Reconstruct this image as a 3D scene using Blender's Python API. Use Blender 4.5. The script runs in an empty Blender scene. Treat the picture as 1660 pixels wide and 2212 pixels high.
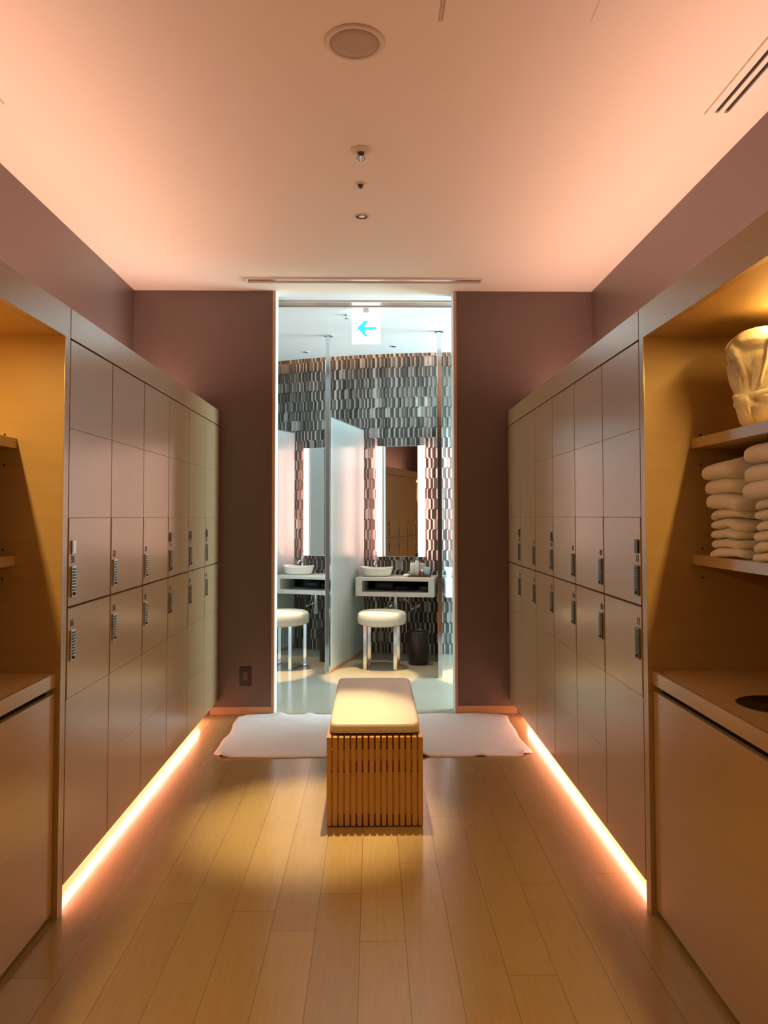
import bpy, bmesh, math, random
from mathutils import Vector, Matrix
R = math.radians
scene = bpy.context.scene
COL = scene.collection

# ------------------------------------------------------------------ camera
H = 1.358                       # eye height
PITCH, YAW, ROLL, FPX, SH = .0387, .0154, -.001, 1660.0, -55.2
c, s = math.cos(PITCH), math.sin(PITCH); cy_, sy_ = math.cos(YAW), math.sin(YAW)
W = Vector((sy_*c, cy_*c, s)); Rt = Vector((cy_, -sy_, 0)); Up = Rt.cross(W)
cr, sr = math.cos(ROLL), math.sin(ROLL)
R2 = Rt*cr + Up*sr; U2 = Up*cr - Rt*sr
cam = bpy.data.cameras.new('camera'); camo = bpy.data.objects.new('camera', cam); COL.objects.link(camo)
m = Matrix((( R2.x, U2.x, -W.x), (R2.y, U2.y, -W.y), (R2.z, U2.z, -W.z))).to_4x4()
m.translation = (0, 0, H); camo.matrix_world = m
cam.sensor_fit = 'AUTO'; cam.sensor_width = 36; cam.lens = FPX/2212*36
cam.shift_y = SH/2212; cam.clip_start = .02
scene.camera = camo

# ------------------------------------------------------------------ colour management, world
vs = scene.view_settings
vs.view_transform = 'Standard'; vs.look = 'None'; vs.gamma = 1; vs.use_curve_mapping = False
vs.exposure = 0.0
wd = bpy.data.worlds.new('world'); scene.world = wd; wd.use_nodes = True
bg = wd.node_tree.nodes['Background']; bg.inputs[0].default_value = (.75, .93, 1, 1); bg.inputs[1].default_value = 1.2

# ------------------------------------------------------------------ lights
def area(name, loc, rot, sx, sy, power, col, spread=180):
    l = bpy.data.lights.new(name, 'AREA'); l.shape = 'RECTANGLE'; l.size = sx; l.size_y = sy
    l.energy = power; l.color = col; l.spread = R(spread)
    o = bpy.data.objects.new(name, l); COL.objects.link(o); o.location = loc; o.rotation_euler = rot
    return o
def spot(name, loc, target, power, col, angle, blend, rad=.03):
    l = bpy.data.lights.new(name, 'SPOT'); l.energy = power; l.color = col
    l.spot_size = R(angle); l.spot_blend = blend; l.shadow_soft_size = rad
    o = bpy.data.objects.new(name, l); COL.objects.link(o); o.location = loc
    d = Vector(target) - Vector(loc); o.rotation_euler = d.to_track_quat('-Z', 'Y').to_euler()
    return o
CZ = 2.94                       # ceiling
DB = 5.346                      # back wall of the locker room
PINK = (1, .555, .44); LEDC = (1, .50, .31); AMB = (1, .61, .17); WARM = (1, .78, .42); COOL = (.66, .93, 1)
# cove light strips on top of both locker banks
area('cove_light', (-1.44, 3.40, 2.125), (R(180), R(-6), 0), .06, 3.8, 21.5, PINK)
area('cove_light', (1.33, 3.40, 2.125), (R(180), R(6), 0), .06, 3.8, 21.5, PINK)
# light strips in the roofs of the two shelving alcoves
area('alcove_light', (1.195, 1.50, 1.970), (0, 0, 0), .02, 1.5, 17, AMB)
area('alcove_light', (-1.306, 1.50, 1.970), (0, 0, 0), .02, 1.5, 17, AMB)
# LED strips under the front edge of the lockers
area('toe_light', (1.046, 3.955, .084), (0, 0, 0), .014, 2.49, 8, (1, .45, .34))
area('toe_light', (-1.158, 3.955, .084), (0, 0, 0), .014, 2.49, 8, (1, .45, .34))
# downlight over the bench
spot('bench_spot', (-.054, 3.998, 2.925), (-.24, 3.50, 0), 580, WARM, 26, .85, .02)
# daylight from the window side of the vanity room, two unseen fill panels added at its ceiling and the vanity downlights
area('daylight', (3.15, 6.45, 1.6), (0, R(90), 0), 2.0, 1.7, 235, COOL)
area('ceiling_fill', (1.9, 6.3, 2.9), (0, 0, 0), .4, .9, 20, COOL)
area('ceiling_fill', (-1.5, 6.2, 2.9), (0, 0, 0), .4, .9, 20, COOL)

# ------------------------------------------------------------------ materials
def mat(name, col, rough=.5, metal=0, spec=.5, emit=None, es=0, coat=0):
    m = bpy.data.materials.new(name); m.use_nodes = True
    p = m.node_tree.nodes['Principled BSDF']
    p.inputs['Base Color'].default_value = (*col, 1); p.inputs['Roughness'].default_value = rough
    p.inputs['Metallic'].default_value = metal; p.inputs['Specular IOR Level'].default_value = spec
    if coat: p.inputs['Coat Weight'].default_value = coat
    if emit: p.inputs['Emission Color'].default_value = (*emit, 1); p.inputs['Emission Strength'].default_value = es
    return m
def N(m, t): return m.node_tree.nodes.new(t)
def L(m, a, b): m.node_tree.links.new(a, b)
def grain(m, c1, c2, scale=(1, 1, 1), nscale=6, bump=.0, detail=4, rough_var=0):
    """streaky procedural grain between two colours, object coordinates"""
    p = m.node_tree.nodes['Principled BSDF']
    tc = N(m, 'ShaderNodeTexCoord'); mp = N(m, 'ShaderNodeMapping'); mp.inputs['Scale'].default_value = scale
    nz = N(m, 'ShaderNodeTexNoise'); nz.inputs['Scale'].default_value = nscale; nz.inputs['Detail'].default_value = detail
    L(m, tc.outputs['Object'], mp.inputs['Vector']); L(m, mp.outputs['Vector'], nz.inputs['Vector'])
    mx = N(m, 'ShaderNodeMix'); mx.data_type = 'RGBA'
    mx.inputs[6].default_value = (*c1, 1); mx.inputs[7].default_value = (*c2, 1)
    L(m, nz.outputs['Fac'], mx.inputs[0]); L(m, mx.outputs[2], p.inputs['Base Color'])
    if bump:
        b = N(m, 'ShaderNodeBump'); b.inputs['Strength'].default_value = bump; b.inputs['Distance'].default_value = .004
        L(m, nz.outputs['Fac'], b.inputs['Height']); L(m, b.outputs['Normal'], p.inputs['Normal'])
    return m
laminate = grain(mat('beige_laminate', (.5, .4, .3), .21, spec=.5), (.45, .315, .165), (.53, .38, .21), (4, 1.2, 26), 5, .03)
laminate.node_tree.nodes['Principled BSDF'].inputs['IOR'].default_value = 1.95
laminate_dark = grain(mat('laminate_edge', (.4, .3, .2), .5), (.36, .24, .15), (.44, .3, .19), (4, 1, 20), 5)
alcove_wood = grain(mat('alcove_wood', (.5, .4, .3), .45), (.47, .32, .15), (.57, .40, .20), (.8, 4, 9), 3, .02)
bench_wood = grain(mat('bench_wood', (.5, .3, .15), .45), (.38, .19, .055), (.52, .29, .10), (30, 3, 3), 3)
trim_wood = grain(mat('trim_wood', (.6, .4, .25), .45), (.50, .31, .17), (.6, .39, .22), (3, 3, 20), 4)
wall_paint = grain(mat('mauve_brown_wallpaper', (.2, .13, .1), .36), (.136, .096, .078), (.160, .115, .095), (40, 40, 2), 3, .02)
ceil_paint = mat('ceiling_paint', (.86, .77, .64), .75)
white_paint = mat('white_paint', (.80, .82, .82), .6)
lam_white = mat('white_solid_surface', (.78, .80, .76), .22)
ceramic = mat('white_ceramic', (.86, .88, .85), .12, coat=.5)
chrome = mat('chrome', (.82, .84, .86), .12, 1)
brushed = mat('brushed_steel', (.62, .64, .65), .32, 1)
dark_metal = mat('dark_metal', (.10, .09, .085), .4, .6)
black = mat('black_plastic', (.012, .012, .013), .4)
dark_brown = mat('dark_brown_plastic', (.022, .014, .010), .3)
outlet_mat = mat('dark_brown_outlet', (.028, .016, .012), .4)
mirror_mat = mat('mirror_glass', (.86, .90, .90), .0, 1)
leather = grain(mat('beige_leather', (.6, .5, .35), .38), (.53, .47, .37), (.59, .53, .42), (1, 1, 1), 120, .05)
stool_leather = grain(mat('white_leather', (.7, .68, .6), .42), (.68, .66, .58), (.74, .72, .64), (1, 1, 1), 120, .04)
towel_mat = grain(mat('white_terry', (.8, .78, .74), .95, spec=.1), (.82, .80, .77), (.92, .90, .87), (1, 1, 1), 260, .6)
robe_mat = grain(mat('cream_terry', (.8, .75, .6), .95, spec=.1), (.74, .70, .58), (.84, .80, .68), (1, 1, 1), 220, .5)
mat_terry = grain(mat('white_bath_mat_terry', (.78, .74, .74), .95, spec=.1), (.80, .77, .77), (.90, .87, .87), (1, 1, 1), 190, .8)
panel_mat = grain(mat('pale_glass_partition', (.6, .7, .72), .28), (.56, .67, .70), (.62, .73, .75), (1, 1, 1), 60, .06)
led_mat = mat('led_strip_diffuser', (1, .8, .7), .5, emit=(1, .50, .31), es=5)
led_alcove = mat('alcove_led_diffuser', (1, .8, .5), .5, emit=AMB, es=14)
led_channel = mat('cove_led_diffuser', (1, .8, .7), .5, emit=PINK, es=3)
led_cove = mat('tile_cove_led', (1, .7, .4), .5, emit=(1, .45, .16), es=6)
mir_side = mat('mirror_side_light', (1, .8, .75), .5, emit=(1, .42, .33), es=16)
mir_led = mat('mirror_light_panel', (1, .9, .85), .5, emit=(1, .66, .52), es=5.5)
lamp_em = mat('lamp_lens', (1, .9, .7), .3, emit=(.9, 1, .85), es=.12)
sign_white = mat('sign_face', (1, 1, 1), .4, emit=(.93, 1, 1), es=1.7)
sign_cyan = mat('sign_arrow', (0, .8, .8), .4, emit=(.05, .88, .80), es=1.0)
speaker_mat = mat('speaker_grille', (.50, .39, .29), .8)
diff_paint = mat('diffuser_paint', (.74, .64, .55), .6)
speaker_rim = mat('speaker_rim', (.74, .63, .52), .7)
pipe_white = mat('white_plastic', (.8, .84, .84), .35)
green_cap = mat('green_plastic', (.08, .45, .33), .35)
aqua = mat('aqua_plastic', (.45, .72, .74), .3)
pinkish = mat('pink_lid', (.72, .52, .46), .4)
tray_mat = mat('reddish_brown_tray', (.16, .045, .018), .35)
ink = mat('number_ink', (.10, .06, .04), .5)
void_shade = mat('interior_shade', (.01, .008, .006), .9)  # near-black stand-in for shade inside cabinets, cubbies and pin holes
gunmetal = mat('gunmetal', (.20, .21, .20), .42, .7)
key_dark = mat('keypad_keys', (.03, .035, .035), .35)

# plank floor
floor_mat = mat('maple_plank_floor', (.4, .27, .15), .22)
def planks(m):
    p = m.node_tree.nodes['Principled BSDF']
    tc = N(m, 'ShaderNodeTexCoord'); sx = N(m, 'ShaderNodeSeparateXYZ'); cb = N(m, 'ShaderNodeCombineXYZ')
    L(m, tc.outputs['Object'], sx.inputs[0])
    ay = N(m, 'ShaderNodeMath'); ay.operation = 'ADD'; ay.inputs[1].default_value = 10.28; L(m, sx.outputs['Y'], ay.inputs[0])
    ax = N(m, 'ShaderNodeMath'); ax.operation = 'ADD'; ax.inputs[1].default_value = 1.51; L(m, sx.outputs['X'], ax.inputs[0])
    dv = N(m, 'ShaderNodeMath'); dv.operation = 'DIVIDE'; dv.inputs[1].default_value = .147; L(m, ax.outputs[0], dv.inputs[0])
    fl = N(m, 'ShaderNodeMath'); fl.operation = 'FLOOR'; L(m, dv.outputs[0], fl.inputs[0])
    wn = N(m, 'ShaderNodeTexWhiteNoise'); wn.noise_dimensions = '1D'; L(m, fl.outputs[0], wn.inputs['W'])
    ma = N(m, 'ShaderNodeMath'); ma.operation = 'MULTIPLY_ADD'; ma.inputs[1].default_value = 1.75; L(m, wn.outputs['Value'], ma.inputs[0]); L(m, ay.outputs[0], ma.inputs[2])
    L(m, ma.outputs[0], cb.inputs['X']); L(m, ax.outputs[0], cb.inputs['Y'])
    br = N(m, 'ShaderNodeTexBrick'); br.offset = 0; br.offset_frequency = 2; br.squash = 1
    br.inputs['Scale'].default_value = 1; br.inputs['Brick Width'].default_value = 1.75; br.inputs['Row Height'].default_value = .147
    br.inputs['Mortar Size'].default_value = .0014; br.inputs['Mortar Smooth'].default_value = .3; br.inputs['Bias'].default_value = -.1
    br.inputs['Color1'].default_value = (.35, .235, .100, 1); br.inputs['Color2'].default_value = (.405, .28, .125, 1)
    br.inputs['Mortar'].default_value = (.20, .12, .06, 1)
    L(m, cb.outputs[0], br.inputs['Vector'])
    mp = N(m, 'ShaderNodeMapping'); mp.inputs['Scale'].default_value = (22, 1.4, 1)
    nz = N(m, 'ShaderNodeTexNoise'); nz.inputs['Scale'].default_value = 4; nz.inputs['Detail'].default_value = 6
    L(m, tc.outputs['Object'], mp.inputs['Vector']); L(m, mp.outputs[0], nz.inputs['Vector'])
    mr = N(m, 'ShaderNodeMapRange'); mr.inputs[3].default_value = .84; mr.inputs[4].default_value = 1.12
    L(m, nz.outputs['Fac'], mr.inputs[0])
    mu = N(m, 'ShaderNodeMix'); mu.data_type = 'RGBA'; mu.blend_type = 'MULTIPLY'; mu.inputs[0].default_value = 1
    L(m, br.outputs['Color'], mu.inputs[6]); L(m, mr.outputs[0], mu.inputs[7]); L(m, mu.outputs[2], p.inputs['Base Color'])
    b = N(m, 'ShaderNodeBump'); b.inputs['Strength'].default_value = .25; b.inputs['Distance'].default_value = .001; b.invert = True
    L(m, br.outputs['Fac'], b.inputs['Height']); L(m, b.outputs[0], p.inputs['Normal'])
planks(floor_mat)
tile_floor = grain(mat('greige_polished_floor', (.4, .4, .35), .16), (.40, .365, .285), (.46, .42, .335), (1, 1, 1), 2)

# wall of folded mosaic tiles: colour attribute holds tile tones plus painted side light
tile_mat = mat('folded_mosaic_tile', (.3, .3, .3), .5, spec=.25)
vc = N(tile_mat, 'ShaderNodeVertexColor'); vc.layer_name = 'tile'
L(tile_mat, vc.outputs['Color'], tile_mat.node_tree.nodes['Principled BSDF'].inputs['Base Color'])

# ------------------------------------------------------------------ mesh helpers
class MB:
    def __init__(s, *mats): s.bm = bmesh.new(); s.mats = mats or (laminate,)
    def _mark(s, n0, mi):
        s.bm.faces.ensure_lookup_table()
        for f in s.bm.faces[n0:]: f.material_index = mi
    def box(s, x0, x1, y0, y1, z0, z1, mi=0, bev=0, seg=2):
        if x0 > x1: x0, x1 = x1, x0
        if y0 > y1: y0, y1 = y1, y0
        t = bmesh.new()
        v = [t.verts.new((x, y, z)) for x in (x0, x1) for y in (y0, y1) for z in (z0, z1)]
        for q in ((0,1,3,2), (4,6,7,5), (0,4,5,1), (2,3,7,6), (0,2,6,4), (1,5,7,3)): t.faces.new([v[i] for i in q])
        if bev: bmesh.ops.bevel(t, geom=t.edges[:], offset=bev, segments=seg, affect='EDGES', profile=.6)
        s._merge(t, mi); return s
    def _merge(s, t, mi, mtx=None, smooth=False):
        bmesh.ops.recalc_face_normals(t, faces=t.faces[:])
        vm = {}
        for v in t.verts: vm[v] = s.bm.verts.new(mtx @ v.co if mtx else v.co)
        for f in t.faces:
            try: g = s.bm.faces.new([vm[v] for v in f.verts])
            except ValueError: continue
            g.material_index = mi; g.smooth = smooth
        t.free()
    def cyl(s, p0, p1, r0, r1=None, seg=20, mi=0, cap=True):
        r1 = r0 if r1 is None else r1
        p0, p1 = Vector(p0), Vector(p1); d = (p1-p0); q = d.to_track_quat('Z', 'Y').to_matrix()
        t = bmesh.new(); ra = []; rb = []
        for i in range(seg):
            a = 2*math.pi*i/seg; u = q @ Vector((math.cos(a), math.sin(a), 0))
            ra.append(t.verts.new(p0+u*r0)); rb.append(t.verts.new(p1+u*r1))
        for i in range(seg): t.faces.new((ra[i], ra[(i+1)%seg], rb[(i+1)%seg], rb[i]))
        if cap: t.faces.new(ra[::-1]); t.faces.new(rb)
        s._merge(t, mi, smooth=False)
        return s
    def lathe(s, prof, cx=0, cy=0, seg=40, mi=0, sx=1, sy=1, zf=None):
        """prof: list of (r,z)"""
        t = bmesh.new(); rings = []
        for r, z in prof:
            ring = []
            for i in range(seg):
                a = 2*math.pi*i/seg; x = r*math.cos(a)*sx; y = r*math.sin(a)*sy
                ring.append(t.verts.new((cx+x, cy+y, z + (zf(x, y, r, z) if zf else 0))))
            rings.append(ring)
        for a, b in zip(rings, rings[1:]):
            for i in range(seg): t.faces.new((a[i], a[(i+1)%seg], b[(i+1)%seg], b[i]))
        if prof[0][0] > 1e-5: t.faces.new(rings[0][::-1])
        if prof[-1][0] > 1e-5: t.faces.new(rings[-1])
        bmesh.ops.remove_doubles(t, verts=t.verts[:], dist=1e-6)
        s._merge(t, mi, smooth=True); return s
    def tube(s, pts, r, seg=10, mi=0, flat=1.0):
        pts = [Vector(p) for p in pts]; t = bmesh.new(); rings = []
        for i, p in enumerate(pts):
            d = (pts[min(i+1, len(pts)-1)] - pts[max(i-1, 0)]).normalized()
            up = Vector((0, 0, 1)) if abs(d.z) < .95 else Vector((1, 0, 0))
            a = d.cross(up).normalized(); b = a.cross(d).normalized()
            rings.append([t.verts.new(p + a*math.cos(2*math.pi*k/seg)*r*flat + b*math.sin(2*math.pi*k/seg)*r) for k in range(seg)])
        for a, b in zip(rings, rings[1:]):
            for i in range(seg): t.faces.new((a[i], a[(i+1)%seg], b[(i+1)%seg], b[i]))
        t.faces.new(rings[0][::-1]); t.faces.new(rings[-1])
        s._merge(t, mi, smooth=True); return s
    def superell(s, c, h, e1=.3, e2=.2, nu=48, nv=20, fn=None, mi=0):
        """rounded cushion-like solid; fn(p) displaces a point"""
        sg = lambda v, e: math.copysign(abs(v)**e, v)
        t = bmesh.new(); rings = []
        for j in range(nv+1):
            v = -math.pi/2 + math.pi*j/nv
            ring = []
            for i in range(nu):
                u = 2*math.pi*i/nu
                p = Vector((c[0]+h[0]*sg(math.cos(v), e1)*sg(math.cos(u), e2), c[1]+h[1]*sg(math.cos(v), e1)*sg(math.sin(u), e2), c[2]+h[2]*sg(math.sin(v), e1)))
                if fn: p = fn(p)
                ring.append(t.verts.new(p))
                if j in (0, nv): break
            rings.append(ring)
        for a, b in zip(rings, rings[1:]):
            for i in range(nu):
                k = (i+1) % nu
                if len(a) == 1: t.faces.new((a[0], b[k], b[i]))
                elif len(b) == 1: t.faces.new((a[i], a[k], b[0]))
                else: t.faces.new((a[i], a[k], b[k], b[i]))
        s._merge(t, mi, smooth=True); return s
    def prism(s, poly, fn, d0, d1, mi=0):
        """extrude a polygon of (a,b) between depths d0,d1; fn(a,b,d) -> point"""
        t = bmesh.new()
        A = [t.verts.new(fn(a, b, d0)) for a, b in poly]; B = [t.verts.new(fn(a, b, d1)) for a, b in poly]
        n = len(poly)
        t.faces.new(A); t.faces.new(B[::-1])
        for i in range(n): t.faces.new((A[i], B[i], B[(i+1)%n], A[(i+1)%n]))
        s._merge(t, mi); return s
    def mesh(s, name):
        me = bpy.data.meshes.new(name); s.bm.to_mesh(me); s.bm.free()
        for x in s.mats: me.materials.append(x)
        return me
    def build(s, name, parent=None, loc=None, label=None):
        return link(name, s.mesh(name), parent, loc, label)
def link(name, me, parent=None, loc=None, label=None):
    o = bpy.data.objects.new(name, me); COL.objects.link(o)
    if parent: o.parent = parent
    if loc: o.location = loc
    if label: o['label'] = label
    return o
def thing(name, label, cat, loc=(0, 0, 0), rz=0, group=None):
    o = bpy.data.objects.new(name, None); COL.objects.link(o); o.location = loc; o.rotation_euler = (0, 0, rz)
    o.empty_display_size = .05
    return tag(o, label, cat, group)
def tag(o, label, cat, group=None):
    o['label'] = label; o['category'] = cat
    if group: o['group'] = group
    return o
def struct(name, mb, loc=None):
    o = mb.build(name, loc=loc); o['kind'] = 'structure'; return o
def copy_tree(o, parent=None):
    cc = o.copy(); COL.objects.link(cc)
    if parent: cc.parent = parent
    for ch in list(o.children): copy_tree(ch, cc)
    return cc

# ------------------------------------------------------------------ room shell
XL, XR = -1.665, 1.55           # side walls behind the lockers
YB = -2.6                        # wall behind the camera
FL, FR = -1.062, .95            # locker faces
struct('floor', MB(floor_mat).box(XL-.1, XR+.1, YB, DB+.02, -.05, 0))
struct('floor_vanity', MB(tile_floor).box(-3.2, 3.4, DB+.02, 9.2, -.05, 0))
struct('wall_left', MB(wall_paint).box(XL-.1, XL, YB, DB, 0, CZ))
struct('wall_right', MB(wall_paint).box(XR, XR+.1, YB, DB, 0, CZ))
struct('wall_behind', MB(wall_paint).box(XL-.1, XR+.1, YB-.1, YB, 0, CZ))
OL, OR = -.674, .570            # doorway opening
struct('wall_back_left', MB(wall_paint).box(XL-.1, OL-.022, DB, DB+.13, 0, CZ))
struct('wall_back_right', MB(wall_paint).box(OR+.022, XR+.1, DB, DB+.13, 0, CZ))
j = MB(trim_wood, white_paint)
j.box(OL-.022, OL-.006, DB-.006, DB+.13, 0, CZ).box(OL-.006, OL, DB-.002, DB+.132, 0, CZ, 1)
struct('trim_1', j)
j = MB(trim_wood, white_paint)
j.box(OR+.006, OR+.022, DB-.006, DB+.13, 0, CZ).box(OR, OR+.006, DB-.002, DB+.132, 0, CZ, 1)
struct('trim_2', j)
struct('baseboard_back_left', MB(trim_wood).box(FL-.05, OL-.022, DB-.008, DB, 0, .052, bev=.001))
struct('baseboard_back_right', MB(trim_wood).box(OR+.022, FR+.05, DB-.008, DB, 0, .052, bev=.001))
# vanity-room geometry: convex tiled wall round a centre
VC = (1.051, 11.968)
def P(a, r, t=0, z=0):
    a = R(a); return Vector((VC[0]-r*math.sin(a)+t*math.cos(a), VC[1]-r*math.cos(a)-t*math.sin(a), z))
RW, RP, RC = 4.355, 5.475, 4.62
cm = MB(ceil_paint)
cm.box(XL-.1, XR+.1, YB, DB+.065, CZ, CZ+.05)
struct('ceiling', cm)
cm = MB(white_paint)
t = bmesh.new()
arc = [P(a, RC) for a in range(44, -31, -1)]
lo = [(-3.2, DB+.065)] + [(p.x, p.y) for p in arc if -3.2 < p.x < 3.4] + [(3.4, DB+.065)]
lo.insert(1, (-3.2, lo[1][1])); lo.insert(-1, (3.4, lo[-2][1]))
cm.prism(lo, lambda a, b, d: Vector((a, b, d)), CZ, CZ+.03)
struct('ceiling_vanity', cm)
struct('ceiling_cove', MB(white_paint).box(-3.2, 3.4, 6.9, 9.2, CZ+.26, CZ+.30))
struct('wall_vanity_left', MB(white_paint).box(-3.3, -3.2, DB+.13, 9.2, 0, CZ+.3))
wv = MB(white_paint)
wv.box(3.4, 3.5, DB+.13, 5.6, 0, CZ+.3).box(3.4, 3.5, 7.3, 9.2, 0, CZ+.3).box(3.4, 3.5, 5.6, 7.3, 0, .5).box(3.4, 3.5, 5.6, 7.3, 2.7, CZ+.3)
struct('wall_vanity_right', wv)
wf = MB(white_paint)
for y in (5.6, 6.42, 7.26): wf.box(3.4, 3.45, y, y+.04, .5, 2.7)
wf.box(3.4, 3.45, 5.6, 7.3, .5, .54).box(3.4, 3.45, 5.6, 7.3, 2.66, 2.7)
struct('window_1', wf)

# tiled wall: pleated columns that zigzag sideways at every row joint
def tiled_wall():
    rnd = random.Random(5)
    bm = bmesh.new(); colr = bm.loops.layers.float_color.new('tile')
    A0, A1 = -30, 43; rowh = .102; tr = .013
    s0, s1 = R(A0)*RW, R(A1)*RW
    # base column boundaries, alternating dark (wide) and light (narrow)
    xs = [s0]; kinds = []
    k = 0
    while xs[-1] < s1:
        w = rnd.uniform(.020, .040) if k % 2 == 0 else rnd.uniform(.010, .018)
        if k % 2 == 1 and rnd.random() < .08: w *= 1.6
        xs.append(xs[-1]+w); kinds.append(k % 2); k += 1
    n = len(xs); rows = int(3.22/rowh)+1
    bands = []                      # (z, offsets)
    prev = [rnd.uniform(-.006, .006) for _ in xs]
    zig = []
    for r in range(rows):
        sh = (.010 if r % 2 else -.010)
        off = [sh + rnd.uniform(-.004, .004) for _ in xs]
        zig.append(off)
    lines = []
    for r in range(rows):
        z0 = r*rowh + (tr/2 if r else 0); z1 = (r+1)*rowh - tr/2
        lines.append((z0, zig[r], r)); lines.append((z1, zig[r], r))
    vv = []
    for z, off, r in lines:
        row = []
        for i, x in enumerate(xs):
            sx = x + off[i]; a = math.degrees(sx/RW)
            depth = .014 if i % 2 == 1 else 0.0
            p = P(-a if False else a, RW + depth, 0, z); row.append(bm.verts.new(p))
        vv.append(row)
    cols = []
    for r in range(rows):
        cc = []
        for i in range(n-1):
            if kinds[i] == 0:
                b = rnd.choice([.055, .07, .08, .09, .11, .15]); c3 = (b*1.10, b, b*.88)
            else:
                b = rnd.uniform(.55, .72); c3 = (b, b*.98, b*.92)  # return facets paler: light catching the folds, painted into the colour
            if rnd.random() < .05: c3 = (.36, .34, .31)
            cc.append(c3)
        cols.append(cc)
    for li in range(len(lines)-1):
        r = lines[li][2]
        for i in range(n-1):
            f = bm.faces.new((vv[li][i], vv[li+1][i], vv[li+1][i+1], vv[li][i+1]))
            for l in f.loops: l[colr] = (*cols[r][i], 1)
    bmesh.ops.recalc_face_normals(bm, faces=bm.faces[:])
    # give it thickness: a plain backing just behind
    me = bpy.data.meshes.new('wall_tiled'); bm.to_mesh(me); bm.free(); me.materials.append(tile_mat)
    o = link('wall_tiled', me); o['kind'] = 'structure'
    bk = MB(white_paint)
    arcf = [(P(a, RW-.002).x, P(a, RW-.002).y) for a in range(43, -31, -2)]; arcb = [(P(a, RW-.1).x, P(a, RW-.1).y) for a in range(43, -31, -2)]
    for i in range(len(arcf)-1):
        bk.prism([arcf[i], arcf[i+1], arcb[i+1], arcb[i]], lambda a, b, d: Vector((a, b, d)), 0, 3.24)
    struct('wall_vanity_back', bk)
tiled_wall()
# cove LED hidden on top of the vanity ceiling edge
cl = MB(led_cove)
ar = range(34, -16, -1)
for a in ar:
    p = [P(a, RC+.15), P(a-1, RC+.15), P(a-1, RC+.17), P(a, RC+.17)]
    cl.prism([(q.x, q.y) for q in p], lambda a, b, d: Vector((a, b, d)), CZ+.0305, CZ+.11)
tag(cl.build('cove_light_strip'), 'warm light strip hidden in the ceiling slot above the mosaic wall', 'light strip')

# ------------------------------------------------------------------ lockers
LW, LH, ZT = .440, .315, 1.983      # column width, row height, top
ZB = ZT-6*LH
Y0 = 2.702
def text_mesh(txt, size, fn, mt, ext=.0006):
    cu = bpy.data.curves.new('t', 'FONT'); cu.body = txt; cu.size = size; cu.align_x = 'CENTER'; cu.align_y = 'CENTER'; cu.extrude = ext; cu.offset = .0004
    o = bpy.data.objects.new('t', cu); COL.objects.link(o)
    dg = bpy.context.evaluated_depsgraph_get(); me = bpy.data.meshes.new_from_object(o.evaluated_get(dg))
    for v in me.vertices: v.co = fn(v.co.x, v.co.y, v.co.z)
    bpy.data.objects.remove(o); bpy.data.curves.remove(cu)
    me.materials.clear(); me.materials.append(mt); return me
locker_cache = {}
def locker_meshes(sd):
    """sd=+1 right bank (face looks to -x), -1 left bank.  local: x=0 face plane, y 0..LW"""
    if sd in locker_cache: return locker_cache[sd]
    X = lambda d: sd*d
    cz = MB(laminate, laminate_dark)
    cz.box(X(.024), X(.59), 0, .012, ZB, ZT, 1).box(X(.024), X(.59), LW-.012, LW, ZB, ZT, 1)
    cz.box(X(.024), X(.59), .012, LW-.012, ZB, ZB+.012, 0).box(X(.024), X(.59), .012, LW-.012, ZT-.012, ZT, 1)
    cz.box(X(.57), X(.59), .012, LW-.012, ZB+.012, ZT-.012, 1)
    cz.box(X(.024), X(.56), .012, LW-.012, ZT-3*LH-.006, ZT-3*LH+.006, 1)
    body = cz.mesh('carcass')
    doors = []
    for part in (0, 1):
        d = MB(laminate, laminate_dark)
        ztop = ZT - 3*LH*part
        d.box(X(.008), X(.022), .008, LW-.0015, ztop-3*LH+.003, ztop-.002, 1)
        for r in range(3):
            row = part*3+r
            a = .0110 if row in (2, 3) else .0042
            z1 = ztop-r*LH; z0 = z1-LH
            g0 = .0050 if (part == 0 and r == 2) else .0005
            g1 = .0028 if r == 0 else .0005
            d.box(X(0), X(.012), a, LW-.0030, z0+g0, z1-g1, 0, bev=.0006, seg=1)
        doors.append(d.mesh('door'))
    def keypad(m1, m2):
        k = MB(m1, m2)
        k.box(X(-.007), X(0.0005), -.021, .021, -.054, .054, 0, bev=.002)
        for i in range(8):
            z = .044-i*.0105
            k.box(X(-.0085), X(-.0065), -.014, .014, z-.0033, z+.0033, 1)
        k.cyl((X(-.0065), 0, -.043), (X(-.012), 0, -.043), .006, mi=1)
        return k.mesh('keypad_lock')
    kp = (keypad(brushed, key_dark), keypad(gunmetal, key_dark))
    st = lambda m1: MB(m1, key_dark).box(X(-.006), X(.0005), -.019, .019, -.025, .025, 0, bev=.003).box(X(-.0066), X(-.0058), -.012, .012, -.016, .016, 0).mesh('tag_plate')
    locker_cache[sd] = (body, doors, kp, st(brushed), st(dark_metal))
    return locker_cache[sd]
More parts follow.
